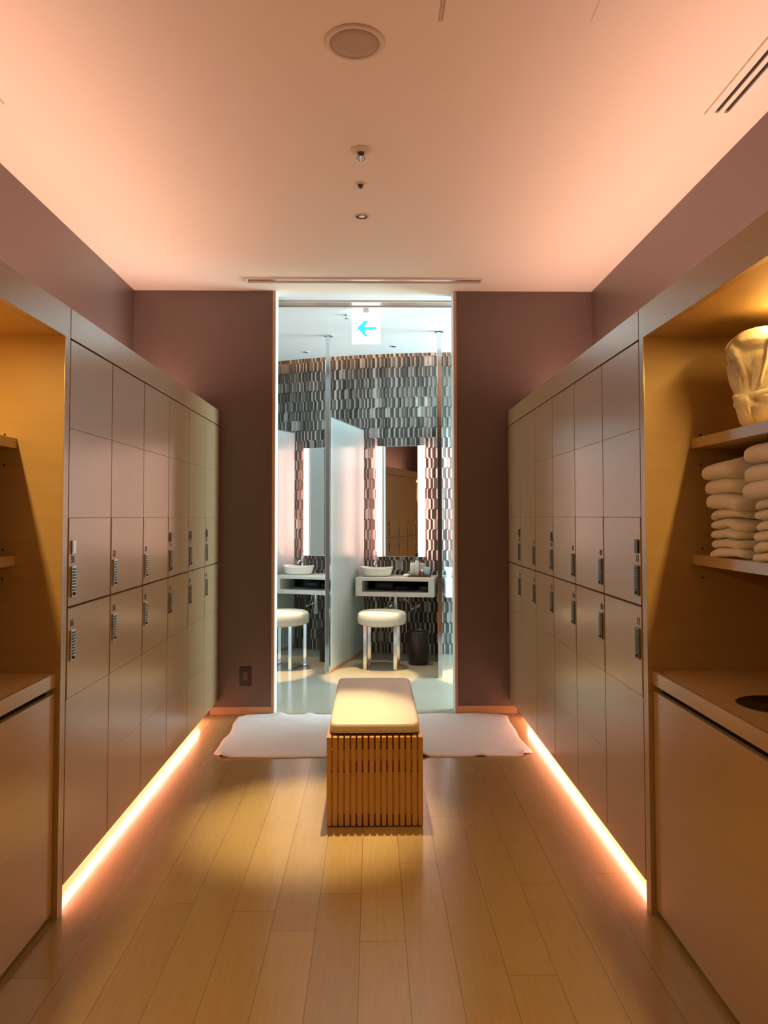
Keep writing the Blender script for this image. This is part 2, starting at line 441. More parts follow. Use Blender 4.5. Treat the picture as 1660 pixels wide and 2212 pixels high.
def locker(sd, k, label, group):
    body, doors, kp, plate_s, plate_d = locker_meshes(sd)
    t = thing('locker', label, 'locker', (FR if sd > 0 else FL, Y0+k*LW, 0), 0, group)
    link('carcass', body, t)
    n1 = (11-2*k) if sd > 0 else (35-2*k)
    plates = {1: {0: plate_d, 3: plate_d, 5: plate_d}, -1: {0: plate_s, 3: plate_d, 4: plate_d, 5: plate_d}}[sd]
    for part in (0, 1):
        d = link('door', doors[part], t)
        zc = 1.128 if part == 0 else .905
        yl = .046 if sd < 0 else .042
        link('keypad_lock', kp[0 if sd < 0 and k < 3 else 1], d, (0, yl, zc), 'dark metal keypad lock with a column of small keys')
        txt = '%02d' % (n1+part)
        zn = zc+.077
        X0 = -sd*.0006
        me = text_mesh(txt, .034, (lambda a, b, cc: Vector((X0-sd*cc, -sd*a, b))), ink)
        link('number', me, d, (0, yl, zn), 'dark printed number ' + txt)
        if part == 0 and k in plates:
            link('tag_plate', plates[k], d, (0, yl, zn+.044), 'small %s metal plate above the number' % ('silver' if plates[k] is plate_s else 'dark'))
GR = 'locker columns of the right bank'; GL = 'locker columns of the left bank'
ordn = ['nearest', 'second', 'third', 'fourth', 'fifth', 'farthest']
for k in range(6):
    a, b = 11-2*k, 12-2*k
    if k == 0: lab = 'tall beige locker column nearest the towel alcove on the right, numbered 11 and 12'
    elif k == 5: lab = 'farthest tall beige locker column on the right, against the brown back wall'
    else: lab = '%s tall beige locker column from the towel alcove on the right, numbered %02d and %02d' % (ordn[k], a, b)
    locker(1, k, lab, GR)
for k in range(6):
    a, b = 35-2*k, 36-2*k
    if k == 0: lab = 'tall beige locker column nearest the alcove on the left, silver plate above number 35'
    elif k == 5: lab = 'farthest tall beige locker column on the left, against the brown back wall'
    else: lab = '%s tall beige locker column from the alcove on the left, numbered %02d and %02d' % (ordn[k], a, b)
    locker(-1, k, lab, GL)
YE = Y0+6*LW
for sd, F, side in ((1, FR, 'right'), (-1, FL, 'left')):
    X = lambda d: F+sd*d
    t = MB(laminate).box(X(0), X(.02), Y0+.002, YE-.002, ZT+.004, 2.092, bev=.001).build('fascia_board')
    tag(t, 'beige laminate fascia board running above the %s lockers' % side, 'board', 'fascia boards above the lockers')
    t = MB(laminate).box(X(.02), X(.55), Y0, YE-.002, ZT+.004, ZT+.022).build('locker_top_board')
    tag(t, 'flat board closing the top of the %s locker bank' % side, 'board')
    t = MB(trim_wood).box(X(.125), X(.140), Y0+.0005, DB-.009, 0.0, ZB-.002).build('toe_kick')
    tag(t, 'recessed toe kick board glowing under the %s lockers' % side, 'toe kick', 'toe kicks under the lockers')
    t = MB(led_mat).box(X(.088), X(.104), Y0+.004, 5.21, ZB-.007, ZB-.0005, bev=.002).build('led_strip')
    tag(t, 'glowing pinkish LED strip lighting the floor under the %s lockers' % side, 'light strip', 'LED strips under the lockers')
    t = MB(brushed, led_channel)
    cxx = 1.33 if sd > 0 else -1.44
    t.box(cxx-.035, cxx+.035, 1.58, 5.32, ZT+.0225, ZT+.05)
    t.box(cxx-.025, cxx+.025, 1.6, 5.30, ZT+.0505, ZT+.056, 1)
    tag(t.build('cove_channel'), 'metal light channel on top of the %s lockers' % side, 'light channel', 'cove light channels')

# ------------------------------------------------------------------ shelving alcoves
YN, YF = -.25, 2.70
def alcove(sd, F, XW, xs_, label):
    X = lambda d: F+sd*d
    dep = abs(XW-F)-.006
    sh = abs(xs_-F)                    # setback of the shelves
    t = thing('towel_cabinet', label, 'cabinet', (0, 0, 0), 0, 'open cabinets before the lockers')
    p = MB(alcove_wood, laminate).box(X(.002), X(dep), YF-.044, YF-.0215, 0.0, ZT, 0)
    p.box(X(0), X(.002), YF-.044, YF-.0215, 0.0, ZT, 1).box(X(.0), X(dep), YF-.0205, YF-.002, 0.0, ZT, 1)
    p.build('side_panel', t)
    MB(alcove_wood).box(X(0), X(dep), YN, YN+.03, 0, ZT).build('side_panel', t)
    MB(alcove_wood).box(X(dep-.012), X(dep), YN+.03, YF-.044, .05, ZT).build('back_panel', t)
    MB(alcove_wood).box(X(.02), X(dep), YN, YF-.002, ZT, ZT+.02).build('roof_panel', t)
    MB(laminate).box(X(0), X(.02), YN, YF-.001, ZT, 2.092, bev=.001).build('fascia', t)
    lx = (1.195 if sd > 0 else -1.306)
    MB(led_alcove).box(lx-.012, lx+.012, .75, 2.25, ZT-.008, ZT).build('light_strip', t)
    for z in (1.592, 1.190):
        MB(alcove_wood, laminate).box(X(sh+.002), X(dep-.012), YN+.03, YF-.0445, z, z+.034).box(X(sh), X(sh+.002), YN+.03, YF-.0445, z, z+.034, 1).build('shelf', t)
    # countertop (round drop hole on the right-hand one)
    ct = MB(alcove_wood, laminate, dark_brown)
    xa, xb, ya, yb_ = F+sd*.017, X(dep-.012), YN+.03, YF-.0445
    zt, zl = .824, .778
    if sd > 0:
        hx, hy, hr = 1.150, 2.175, .108
        tm = bmesh.new(); n = 64; ri = []; ro = []; rb = []
        lo_x, hi_x = xa+.018, xb
        ob = []
        for i in range(n):
            a = 2*math.pi*i/n + math.pi/4
            dx, dy = math.cos(a), math.sin(a)
            sc = min(((hi_x-hx) if dx > 0 else (lo_x-hx))/dx if abs(dx) > 1e-6 else 9e9, ((yb_-hy) if dy > 0 else (hy-.4-hy))/dy if abs(dy) > 1e-6 else 9e9)
            ro.append(tm.verts.new((hx+dx*sc, hy+dy*sc, zt))); ri.append(tm.verts.new((hx+dx*hr, hy+dy*hr, zt))); rb.append(tm.verts.new((hx+dx*hr, hy+dy*hr, zt-.024)))
            ob.append(tm.verts.new((hx+dx*sc, hy+dy*sc, zt-.024)))
        for i in range(n):
            k = (i+1) % n
            tm.faces.new((ro[i], ro[k], ri[k], ri[i])); tm.faces.new((ri[i], ri[k], rb[k], rb[i]))
            tm.faces.new((rb[i], rb[k], ob[k], ob[i])); tm.faces.new((ob[i], ob[k], ro[k], ro[i]))
        # corner fill
        ct._merge(tm, 0)
        ct.box(lo_x, hi_x, ya, hy-.4, zt-.024, zt)
        # fill the four corners of the octagon-like mapping
        for cx_, cy2, in ((hi_x, yb_), (lo_x, yb_), (lo_x, hy-.4), (hi_x, hy-.4)):
            pass
        ct.box(xa, lo_x, ya, yb_, zl, zt, 1, bev=.001)
        ct.build('countertop', t)
        rg = MB(dark_brown); rg.lathe([(hr-.004, zt-.03), (hr-.004, zt+.001), (hr+.001, zt+.0025), (hr+.006, zt+.001), (hr+.006, zt)], hx, hy, 48)
        rg.build('drop_hole_rim', t)
        MB(void_shade).box(X(.06), X(dep-.02), YN+.05, YF-.05, .10, .11).build('bin_floor', t)  # floor painted near-black for the shade below the drop hole
    else:
        ct.box(xa-.018, xb, ya, yb_, zt-.024, zt, 0).box(xa, xa-.018 if sd < 0 else xa+.018, ya, yb_, zl, zt-.0002, 1, bev=.001)
        ct.build('countertop', t)
    # door front; a dark sheet behind paints the shade in the finger gap
    MB(void_shade).box(X(.05), X(.06), YN+.03, YF-.0445, .05, zl).build('finger_gap_shade', t)
    dn = [(YN+.034, 1.25), (1.254, YF-.052)] if False else [(YN+.034, YF-.050)]
    for a, b in dn:
        MB(laminate).box(X(.017), X(.036), a, b, .024, .757, bev=.001).build('cabinet_door', t)
    MB(dark_brown).box(X(.045), X(.06), YN+.03, YF-.044, 0, .05).build('toe_kick', t)
    dd = abs(1.146-.95) if sd > 0 else abs(-1.265+1.062)
    for z in (1.640, 1.535, 1.245, 1.145):
        MB(void_shade).cyl((X(dd), YF-.0442, z), (X(dd), YF-.0455, z), .0035, seg=10).build('shelf_pin_hole', t)
    return t
alcove(1, FR, XR, 1.112, 'beige open towel cabinet on the right holding a robe and towels, with round drop hole')
alcove(-1, FL, XL, -1.223, 'beige open towel cabinet on the left, cut off by the photo edge')

# towels and robe
def towel_mesh(wx, wy, h, seed):
    rnd = random.Random(seed); ph = [rnd.uniform(0, 6.28) for _ in range(4)]
    def fn(p):
        u = p.y/wy; v = p.x/wx
        p.z += .004 - .014*abs(u)**2.4 - (.006*abs(v)**4)
        p.z += .0030*math.sin(3.2*u*2+ph[0]) + .003*math.sin(2.4*v*2+ph[1]) + .004*math.sin(2.0*u+ph[3])*v
        p.x += .004*math.sin(4*u*2+ph[2]) * (1 if v < 0 else .4)
        # fold crease along the aisle edge
        return p
    m_ = MB(towel_mat); m_.superell((0, 0, 0), (wx, wy, h*1.24), .62, .24, 64, 16, fn)
    return m_.mesh('folded_towel')
tm = [[towel_mesh(.175, .118, .0170, s_) for s_ in range(4)], [towel_mesh(.185, .126, .0275, 10+s_) for s_ in range(3)]]
def stack(x, y, z, layers, where, group, rot):
    rnd = random.Random(int(abs(x*100)+y*100)); n = len(layers)
    for i, big in enumerate(layers):
        h = .0275 if big else .0170
        me = rnd.choice(tm[big])
        o = bpy.data.objects.new('folded_towel', me); COL.objects.link(o)
        o.location = (x+rnd.uniform(-.008, .008) + (-.006 if (big and rot == 0) else 0), y+rnd.uniform(-.006, .006), z+h*.93)
        o.rotation_euler = (0, 0, rot + rnd.uniform(-.05, .05))
        z += h*1.86
        pos = 'bottommost' if i == 0 else 'topmost' if i == n-1 else ('number %d from the bottom' % (i+1))
        words = {1: 'second', 2: 'third', 3: 'fourth', 4: 'fifth', 5: 'sixth', 6: 'seventh', 7: 'eighth', 8: 'ninth'}
        pos = pos if i in (0, n-1) else '%s from the bottom' % words[i]
        tag(o, 'white folded towel, %s of %s' % (pos, where), 'towel', group)
ZS = 1.224
stack(1.298, 2.445, ZS, [0]*5+[1]*3, 'the stack nearest the lockers, right cabinet', 'towels stacked in the right cabinet', 0)
stack(1.300, 2.165, ZS, [0]*6+[1]*3, 'the stack cut by the right photo edge', 'towels stacked in the right cabinet', 0)
stack(-1.412, 2.470, ZS, [0]*6+[0], 'the stack in the left cabinet', 'towels stacked in the left cabinet', math.pi)

def robe():
    z0 = 1.627; hx, hy, hz = .13, .135, .150
    t = thing('folded_bathrobe', 'cream terry bathrobe folded upright with crossed collar and belt, on the top right shelf', 'bathrobe', (1.287, 2.318, z0), R(20))
    def prof(z):
        q = z/(2*hz)
        w = .95 + .18*min(1, max(0, (q-.22)/.50))**1.2 - .08*math.exp(-((q-.38)/.035)**2) + .05*math.exp(-((q-.27)/.04)**2)
        return w*(1-.10*max(0, (q-.85)/.15))
    creases = [([(.145, .222), (.075, .205), (.035, .150), (.008, .128)], .0045, .008), ([(.0, .118), (-.045, .20), (-.07, .27)], .0035, .009),
               ([(.14, .112), (.05, .116), (-.13, .118)], .004, .009), ([(.035, .088), (.045, .05), (.052, .0)], .003, .008),
               ([(.085, .275), (.105, .245), (.10, .21)], .006, .005), ([(.075, .26), (.02, .21)], .006, .004), ([(.05, .225), (.0, .175)], .005, .004),
               ([(.10, .18), (.085, .13)], .012, .004), ([(.03, .245), (-.02, .215)], .006, .004)]
    def segd(p, a, b):
        ax, ay = a; bx, by = b; dx, dy = bx-ax, by-ay; l2 = dx*dx+dy*dy
        f = max(0, min(1, ((p[0]-ax)*dx+(p[1]-ay)*dy)/l2)); return math.hypot(p[0]-ax-f*dx, p[1]-ay-f*dy)
    def fn(p):
        q = prof(p.z); ang = math.atan2(p.y, p.x)
        front = p.x < -.02
        ty, tz = p.y, p.z
        p.x *= q; p.y *= q
        r = 1 + .014*math.sin(ang*9+p.z*38) + .012*math.sin(ang*5-p.z*60) + .007*math.sin(ang*17+p.z*90)
        p.x *= r; p.y *= r
        p.z += .008*math.sin(p.y*26+.6) + .005*math.sin(p.x*40)
        if front:
            for pts, wd_, dp in creases:
                d = min(segd((ty, tz), a, b) for a, b in zip(pts, pts[1:]))
                if d < wd_*3: p.x += 1.9*dp*math.exp(-(d/(wd_*1.2))**2)
            # the lapel sits proud of the sleeve
            lap = 1 if (tz > .128 + max(0, ty)*1.1 and ty > -.02) else 0
            p.x -= .006*lap
        return p
    MB(robe_mat).superell((0, 0, hz), (hx, hy, hz), .30, .34, 260, 120, fn).build('robe_body', t)
    def surf(yy, z):
        w = prof(z); return Vector((-hx*w-.001, yy, z))
    def strip(pts, r_, name, flat=1.0):
        q = []
        for (a, za), (b, zb) in zip(pts, pts[1:]):
            for i in range(6): f = i/6; q.append(surf(a+(b-a)*f, za+(zb-za)*f))
        q.append(surf(*pts[-1])); MB(robe_mat).tube(q, r_, 8, 0, flat).build(name, t)
    strip([(.108, .100), (.04, .101), (-.05, .102), (-.105, .100)], .009, 'belt', .4)
    strip([(-.0, .126), (-.04, .20), (-.062, .265)], .007, 'collar', .6)
robe()

# ------------------------------------------------------------------ bench
def bench():
    x0, x1, y0, y1, zt = -.200, .222, 3.411, 4.46, .389
    t = thing('slatted_bench', 'wooden slatted bench with a beige leather cushion in the middle of the aisle', 'bench', ((x0+x1)/2, (y0+y1)/2, 0))
    ox, oy = (x0+x1)/2, (y0+y1)/2
    w = .0196; pitch = (x1-x0-w)/15
    f = MB(bench_wood)
    for i in range(16):
        a = x0+i*pitch; b = a+w
        a -= ox; b -= ox
        f.box(a, b, y0-oy, y1-oy, zt-.022, zt, bev=.0012, seg=1)
        f.box(a, b, y0-oy, y0-oy+.045, 0.006, zt-.0225, bev=.0012, seg=1)
        f.box(a, b, y1-oy-.045, y1-oy, 0.006, zt-.0225, bev=.0012, seg=1)
    f.build('slats', t)
    for ya in (y0+.006, y1-.026):
        r = MB(bench_wood)
        for za, zb in ((.287, .335), (.056, .236)):
            for i in range(15):
                a = x0+i*pitch+w-.001; r.box(a-ox, a-ox+pitch-w+.002, ya-oy, ya-oy+.02, za, zb)
        r.build('spacer_blocks', t)
    for ya in (y0+.20, y1-.24, (y0+y1)/2):
        MB(bench_wood).box(x0-ox+.004, x1-ox-.004, ya-oy, ya-oy+.03, .03, zt-.0225).build('gap_blocker', t)  # unseen boards added to block the view through and keep slat gaps dark
    MB(dark_metal).box(x0-ox+.01, x1-ox-.01, y0-oy+.012, y0-oy+.03, 0, .0058).build('foot_strip', t)
    MB(dark_metal).box(x0-ox+.01, x1-ox-.01, y1-oy-.03, y1-oy-.012, 0, .0058).build('foot_strip', t)
    cxm = .0105
    def fn(p):
        q = p.copy()
        if q.z > 0: q.z += .010*max(0, 1-(q.x/.2)**2)*max(0, 1-(q.y/.5)**2)
        return q
    cc = MB(leather).superell((0, 0, 0), (.201, .487, .029), .30, .12, 96, 18, fn)
    cu = cc.build('cushion', t, (cxm-ox, 3.925-oy, zt+.030), 'smooth beige leather cushion')
    pts = []
    for i in range(97):
        u = 2*math.pi*i/96; sg = lambda v, e: math.copysign(abs(v)**e, v)
        pts.append((.2005*sg(math.cos(u), .12), .4865*sg(math.sin(u), .12), -.016))
    MB(leather).tube(pts, .0022, 6).build('piping', cu)
bench()

# ------------------------------------------------------------------ bath mat
def bath_mat():
    rnd = random.Random(3)
    nx, ny = 150, 60; x0, x1, y0, y1 = -.895, .900, 4.385, 5.315
    bm = bmesh.new(); top = []; bot = []
    lumps = [(.275, 0, .030, .018), (-.845, 0, .035, .018), (.865, .01, .035, .02), (.60, 0, .03, .007), (-.62, 1, .05, .015), (-.42, 1, .03, .012)]
    for j in range(ny+1):
        rt = []; rb = []
        for i in range(nx+1):
            u, v = i/nx, j/ny
            xx = x0+(x1-x0)*u; yy = y0+(y1-y0)*v
            xc = (u-.5)*2; yc = (v-.5)*2
            # rounded corners
            X = xx; Y = yy
            k = max(0, abs(xc)-.93)/.07 * max(0, abs(yc)-.86)/.14
            X -= math.copysign(.045*k, xc); Y -= math.copysign(.045*k, yc)
            taper = .03*(1-v); X -= math.copysign(taper*abs(xc), xc)*-.0
            X += math.copysign((v-.5)*.035*abs(xc), xc)
            Y += .006*math.sin(u*23)*(1-abs(yc))**0 * (abs(yc) > .99) + .004*math.sin(u*9+1)
            X += .005*math.sin(v*14)*(abs(xc)**8)
            z = .010 + .0016*math.sin(u*40+v*7)*math.sin(v*17) + .0012*math.sin(u*17-v*31)
            for lx, lv, lr, lh in lumps:
                yy_l = y0 if lv < .5 else y1
                d2 = ((xx-lx)/lr)**2 + ((yy-yy_l)/.045)**2
                z += lh*math.exp(-d2)
            e = min(1-abs(xc), 9)*(x1-x0)/2; e2 = (1-abs(yc))*(y1-y0)/2; ee = min(e, e2)
            zz = z - .005*max(0, 1-ee/.010)
            lift = z-.010
            rt.append(bm.verts.new((X, Y, zz))); rb.append(bm.verts.new((X, Y, max(.0005, lift*.9 if lift > .004 else .0005))))
        top.append(rt); bot.append(rb)
    for j in range(ny):
        for i in range(nx):
            bm.faces.new((top[j][i], top[j][i+1], top[j+1][i+1], top[j+1][i])); bm.faces.new((bot[j][i], bot[j+1][i], bot[j+1][i+1], bot[j][i+1]))
    for j in range(ny):
        bm.faces.new((top[j][0], top[j+1][0], bot[j+1][0], bot[j][0])); bm.faces.new((top[j+1][nx], top[j][nx], bot[j][nx], bot[j+1][nx]))
    for i in range(nx):
        bm.faces.new((top[0][i+1], top[0][i], bot[0][i], bot[0][i+1])); bm.faces.new((top[ny][i], top[ny][i+1], bot[ny][i+1], bot[ny][i]))
    bmesh.ops.recalc_face_normals(bm, faces=bm.faces[:])
    for f in bm.faces: f.smooth = True
    me = bpy.data.meshes.new('bath_mat'); bm.to_mesh(me); bm.free(); me.materials.append(mat_terry)
    tag(link('bath_mat', me), 'wide white terry bath mat spread across the doorway behind the bench', 'mat')
bath_mat()

# ------------------------------------------------------------------ wall outlet
t = thing('wall_outlet', 'dark brown wall outlet low on the back wall left of the doorway', 'outlet', (-.872, DB, .260))
MB(outlet_mat).box(-.040, .040, -.007, 0, -.066, .066, bev=.003).build('cover_plate', t)
MB(dark_metal).box(-.017, .017, -.010, -.007, -.030, .030, bev=.002).box(-.006, -.003, -.0105, -.0095, -.012, .0).box(.003, .006, -.0105, -.0095, -.012, 0).build('socket', t, None, 'paler socket insert')

# ------------------------------------------------------------------ ceiling fittings
t = thing('ceiling_speaker', 'large round flush ceiling speaker with brown grille near top of photo', 'speaker', (-.058, 2.508, CZ))
MB(speaker_rim).lathe([(.081, -.001), (.083, -.007), (.090, -.008), (.097, -.005), (.100, 0)], seg=64).build('rim', t)
MB(speaker_mat).lathe([(0, -.006), (.05, -.006), (.0825, -.005), (.0825, 0)], seg=64).build('grille', t)
t = thing('sprinkler_head', 'white ceiling sprinkler head with flared cover, nearest the speaker', 'sprinkler', (-.048, 3.265, CZ))
MB(speaker_rim).lathe([(.046, 0), (.044, -.004), (.034, -.010), (.020, -.012)], seg=40).build('escutcheon', t)
sp = MB(brushed, dark_metal); sp.cyl((0, 0, -.010), (0, 0, -.026), .016, .012, mi=1).cyl((0, 0, -.026), (0, 0, -.034), .010, .014).cyl((0, 0, -.034), (0, 0, -.037), .022, .022)
for k in range(6):
    a = k*math.pi/3; sp.box(.016*math.cos(a)-.002, .016*math.cos(a)+.002, .016*math.sin(a)-.002, .016*math.sin(a)+.002, -.044, -.035)
sp.build('nozzle', t)
t = thing('ceiling_sensor', 'tiny dark sensor dot on the ceiling between sprinkler and downlight', 'sensor', (-.055, 3.602, CZ))
MB(speaker_rim).lathe([(.024, 0), (.022, -.004), (.012, -.006)], seg=30).build('collar', t)
MB(dark_metal).lathe([(.013, -.004), (.012, -.016), (.006, -.022), (0, -.023)], seg=24).build('eye', t)
def downlight(loc, label, em=True, r=.038, dim=False, grp=None):
    t = thing('downlight', label, 'ceiling light', loc, 0, grp)
    MB(speaker_rim if not dim else white_paint).lathe([(r*.80, -.001), (r*.84, -.005), (r*.95, -.005), (r*1.05, 0)], seg=40).build('trim_ring', t)
    MB(black, chrome).lathe([(r*.82, 0), (r*.82, -.003), (r*.45, -.002)], seg=40).build('baffle', t)
    MB(black if dim else lamp_em).lathe([(0, -.006), (r*.25, -.005), (r*.40, -.003), (r*.44, -.001)], seg=30).build('lens', t)
downlight((-.054, 3.998, CZ), 'small recessed downlight with black baffle above the bench')
ap = thing('access_panel', 'square flush access panel in the ceiling at top of photo', 'panel', (.462, 2.145, CZ))
MB(ceil_paint).box(-.236, .236, -.245, .245, -.002, 0).build('panel_leaf', ap)
fr = MB(speaker_mat); fr.box(-.2395, -.2365, -.25, .2475, -.0015, 0).box(.2365, .2385, -.25, .2475, -.0015, 0).box(-.2365, .2365, .2455, .2470, -.0008, 0)
fr.box(-.247, -.2462, -.25, .25, -.003, 0)
fr.build('edge_gap', ap)
def slot_vent(x0, x1, y0, y1, label, slots, group):
    t = thing('ceiling_vent', label, 'vent', ((x0+x1)/2, (y0+y1)/2, CZ), 0, group)
    hx, hy = (x1-x0)/2, (y1-y0)/2
    fr = MB(ceil_paint); xs_ = [-hx]
    bars = [-hx]
    for a, b in slots: bars += [a-(x0+x1)/2, b-(x0+x1)/2]
    bars.append(hx)
    for i in range(0, len(bars), 2): fr.box(bars[i], bars[i+1], -hy+.02, hy-.02, -.010, 0)
    fr.box(-hx, hx, -hy, -hy+.02, -.010, 0).box(-hx, hx, hy-.02, hy, -.010, 0)
    fr.build('frame', t)
    MB(black).box(-hx+.012, hx-.012, -hy+.012, hy-.012, -.0015, 0).build('slots', t, None, 'black sheet painted as the shade in the open slots')  # black backing stands for the shade inside the slots
slot_vent(1.306, 1.408, 1.30, 2.940, 'slotted linear air vent in the ceiling above the right lockers, two black slots', [(1.336, 1.352), (1.372, 1.390)], 'linear vents along the ceiling edges')
slot_vent(-1.512, -1.408, 1.30, 2.900, 'slotted linear air vent at the left photo edge, only a corner showing', [(-1.494, -1.477), (-1.457, -1.441)], 'linear vents along the ceiling edges')
def linear_diffuser(x0, x1, y0, y1, label):
    t = thing('linear_diffuser', label, 'vent', ((x0+x1)/2, (y0+y1)/2, CZ), 0, 'long diffusers across the ceiling')
    hx, hy = (x1-x0)/2, (y1-y0)/2
    f = MB(diff_paint, brushed)
    f.box(-hx, hx, -hy, -hy+.012, -.012, 0).box(-hx, hx, hy-.012, hy, -.012, 0)
    f.box(-hx, -hx+.012, -hy+.012, hy-.012, -.012, 0).box(hx-.012, hx, -hy+.012, hy-.012, -.012, 0)
    f.build('frame', t)
    MB(brushed).box(-hx+.012, hx-.012, -hy+.012, hy-.012, -.004, 0).build('blade', t)
linear_diffuser(-.846, .738, 5.040, 5.137, 'long linear air diffuser in the ceiling just before the doorway')
linear_diffuser(-1.3, 1.2, 5.585, 5.735, 'long linear diffuser in the vanity room ceiling just beyond the doorway')

# ------------------------------------------------------------------ exit sign
t = thing('exit_sign', 'lit white hanging sign with a cyan arrow pointing left, beyond the doorway', 'sign', (-.046, 5.80, CZ))
MB(sign_white).box(-.108, .108, -.012, .014, -.272, -.034, bev=.004).build('sign_box', t)
ar_ = MB(sign_cyan)
pl = [(755, 435), (822, 370), (855, 370), (818, 425), (920, 425), (920, 447), (818, 447), (850, 506), (828, 506)]
sc = .216/244
ar_.prism([((x-835)*sc, (432-y)*sc-.153) for x, y in pl], lambda a, b, d: Vector((a, d, b)), -.0135, -.0121)
ar_.build('arrow', t, None, 'cyan arrow pointing left')
MB(white_paint).box(-.02, .02, -.012, .012, -.035, 0).build('mount', t)

t = thing('sprinkler_head', 'small sprinkler on the vanity room ceiling just left of the lit sign', 'sprinkler', (-.20, 5.99, CZ))
MB(chrome).lathe([(.030, 0), (.028, -.004), (.010, -.008), (.008, -.026), (.018, -.028), (.018, -.030), (0, -.030)], seg=24).build('nozzle', t)

# ------------------------------------------------------------------ vanity bays
BAY = [10.1, 20.3, -.1]
BN = ['central', 'left-hand', 'right-hand']
def at(a, r, tt=0, z=0): p = P(a, r, tt, z); return (p.x, p.y, p.z)
# vanity counter prototype
def vanity():
    t = thing('vanity_counter', 'x', 'vanity', (0, 0, 0))
    w, y0, y1, z0, z1 = .374, -.425, 0.0, .602, .778
    m_ = MB(lam_white)
    m_.box(-w, w, y0, y1, z1-.030, z1, bev=.002).box(-w, w, y0, y1, z0, z0+.040, bev=.002)
    m_.box(-w, -w+.062, y0, y1, z0+.040, z1-.030).box(w-.056, w, y0, y1, z0+.040, z1-.030)
    m_.build('counter_box', t)
    MB(void_shade).box(-w+.062, w-.056, y1-.09, y1-.08, z0+.04, z1-.03).build('cubby_shade', t, None, 'dark sheet painted as the shade inside the open cubby')  # near-black sheet in place of shade at the rear of the cubby
    return t
v0 = vanity()
# basin
def basin():
    t = thing('wash_basin', 'x', 'basin', (0, 0, 0))
    def zf(x, y, r, z): return .018*(x/.165)**2*(z/.09 if z > 0 else 0)
    MB(ceramic).lathe([(0, 0), (.10, 0), (.125, .004), (.138, .03), (.148, .062), (.155, .076), (.152, .080), (.146, .076), (.130, .035), (.10, .016), (0, .012)], seg=56, sx=1.06, sy=.86, zf=zf).build('bowl', t)
    MB(chrome).lathe([(0, .0135), (.016, .0135), (.018, .012)], seg=20).build('drain', t)
    return t
b0 = basin()
def faucet():
    t = thing('basin_faucet', 'x', 'faucet', (0, 0, 0))
    MB(chrome).cyl((0, 0, 0), (0, 0, .155), .014).tube([(0, 0, .10), (0, -.035, .125), (0, -.075, .130), (0, -.105, .118), (0, -.110, .104)], .009).build('spout', t)
    MB(chrome).cyl((0, 0, .156), (0, 0, .172), .016, .013).tube([(0, 0, .168), (0, .01, .195), (.004, .02, .222)], .006, flat=1.8).build('lever', t)
    return t
f0 = faucet()
def stool():
    t = thing('round_stool', 'x', 'stool', (0, 0, 0))
    MB(stool_leather).lathe([(0, .502), (.12, .503), (.185, .501), (.208, .492), (.219, .476), (.221, .440), (.219, .405), (.208, .392), (.18, .388), (0, .388)], seg=64).build('seat', t)
    MB(brushed).lathe([(0, .386), (.17, .386), (.17, .378), (0, .378)], seg=40).build('seat_plate', t)
    for sgn in (-1, 1):
        m_ = MB(chrome); x = sgn*.135
        m_.box(x-.015, x+.015, -.135, -.129, .0, .386).box(x-.015, x+.015, .129, .135, .0, .386).box(x-.015, x+.015, -.129, .129, .0, .006)
        m_.build('leg_loop', t)
    return t
s0 = stool()
def mirror_unit():
    t = thing('lit_mirror', 'x', 'mirror', (0, 0, 0))
    w = .243
    MB(brushed).box(-w+.006, w-.006, -.035, 0, .955, 2.059, bev=.001).build('frame', t)
    MB(mirror_mat).box(-w+.082, w-.068, -.039, -.0352, .962, 2.052).build('glass', t)
    MB(mir_led, mir_side).box(-w, -w+.060, -.041, -.0352, .958, 2.056).box(-w-.001, -w+.0055, -.0352, -.006, .958, 2.056, 1).build('light_panel', t, None, 'glowing white side light')
    MB(mir_led, mir_side).box(w-.066, w, -.041, -.0352, .958, 2.056).box(w-.0055, w+.001, -.0352, -.006, .958, 2.056, 1).build('light_panel', t, None, 'glowing white side light')
    MB(lam_white).box(-w+.061, -w+.081, -.045, -.0352, .958, 2.056).build('glass_edge', t)
    return t
m0 = mirror_unit()
def drain():
    t = thing('sink_plumbing', 'x', 'plumbing', (0, 0, 0))
    MB(chrome).cyl((0, -.10, .43), (0, -.10, .602), .020).cyl((0, -.10, .395), (0, -.10, .445), .026).tube([(0, -.10, .42), (0, -.06, .40), (0, .0, .42)], .014).build('trap', t)
    for x in (-.10, .17):
        m_ = MB(chrome); m_.tube([(x, .0, .47), (x, -.05, .47), (x-.02, -.07, .455)], .010).cyl((x+.03, -.05, .475), (x+.055, -.05, .50), .010, .013)
        m_.tube([(x, -.05, .47), (x*.6, -.07, .54), (x*.4, -.09, .602)], .006).build('valve', t)
    return t
d0 = drain()
def bin_():
    t = thing('waste_bin', 'x', 'bin', (0, 0, 0))
    MB(dark_brown).lathe([(0, 0), (.088, 0), (.092, .006), (.096, .29), (.097, .300), (.091, .300), (.088, .29), (.084, .02), (0, .012)], seg=48).build('bin_body', t)
    m_ = MB(black)
    pts = []
    for i in range(49):
        a = 2*math.pi*i/48; pts.append((.098*math.cos(a), .098*math.sin(a), .294+.006*math.sin(a*9)+.004*math.sin(a*5)))
    m_.tube(pts, .005, 6); m_.build('bin_liner', t, None, 'black crumpled liner edge')
    return t
w0 = bin_()
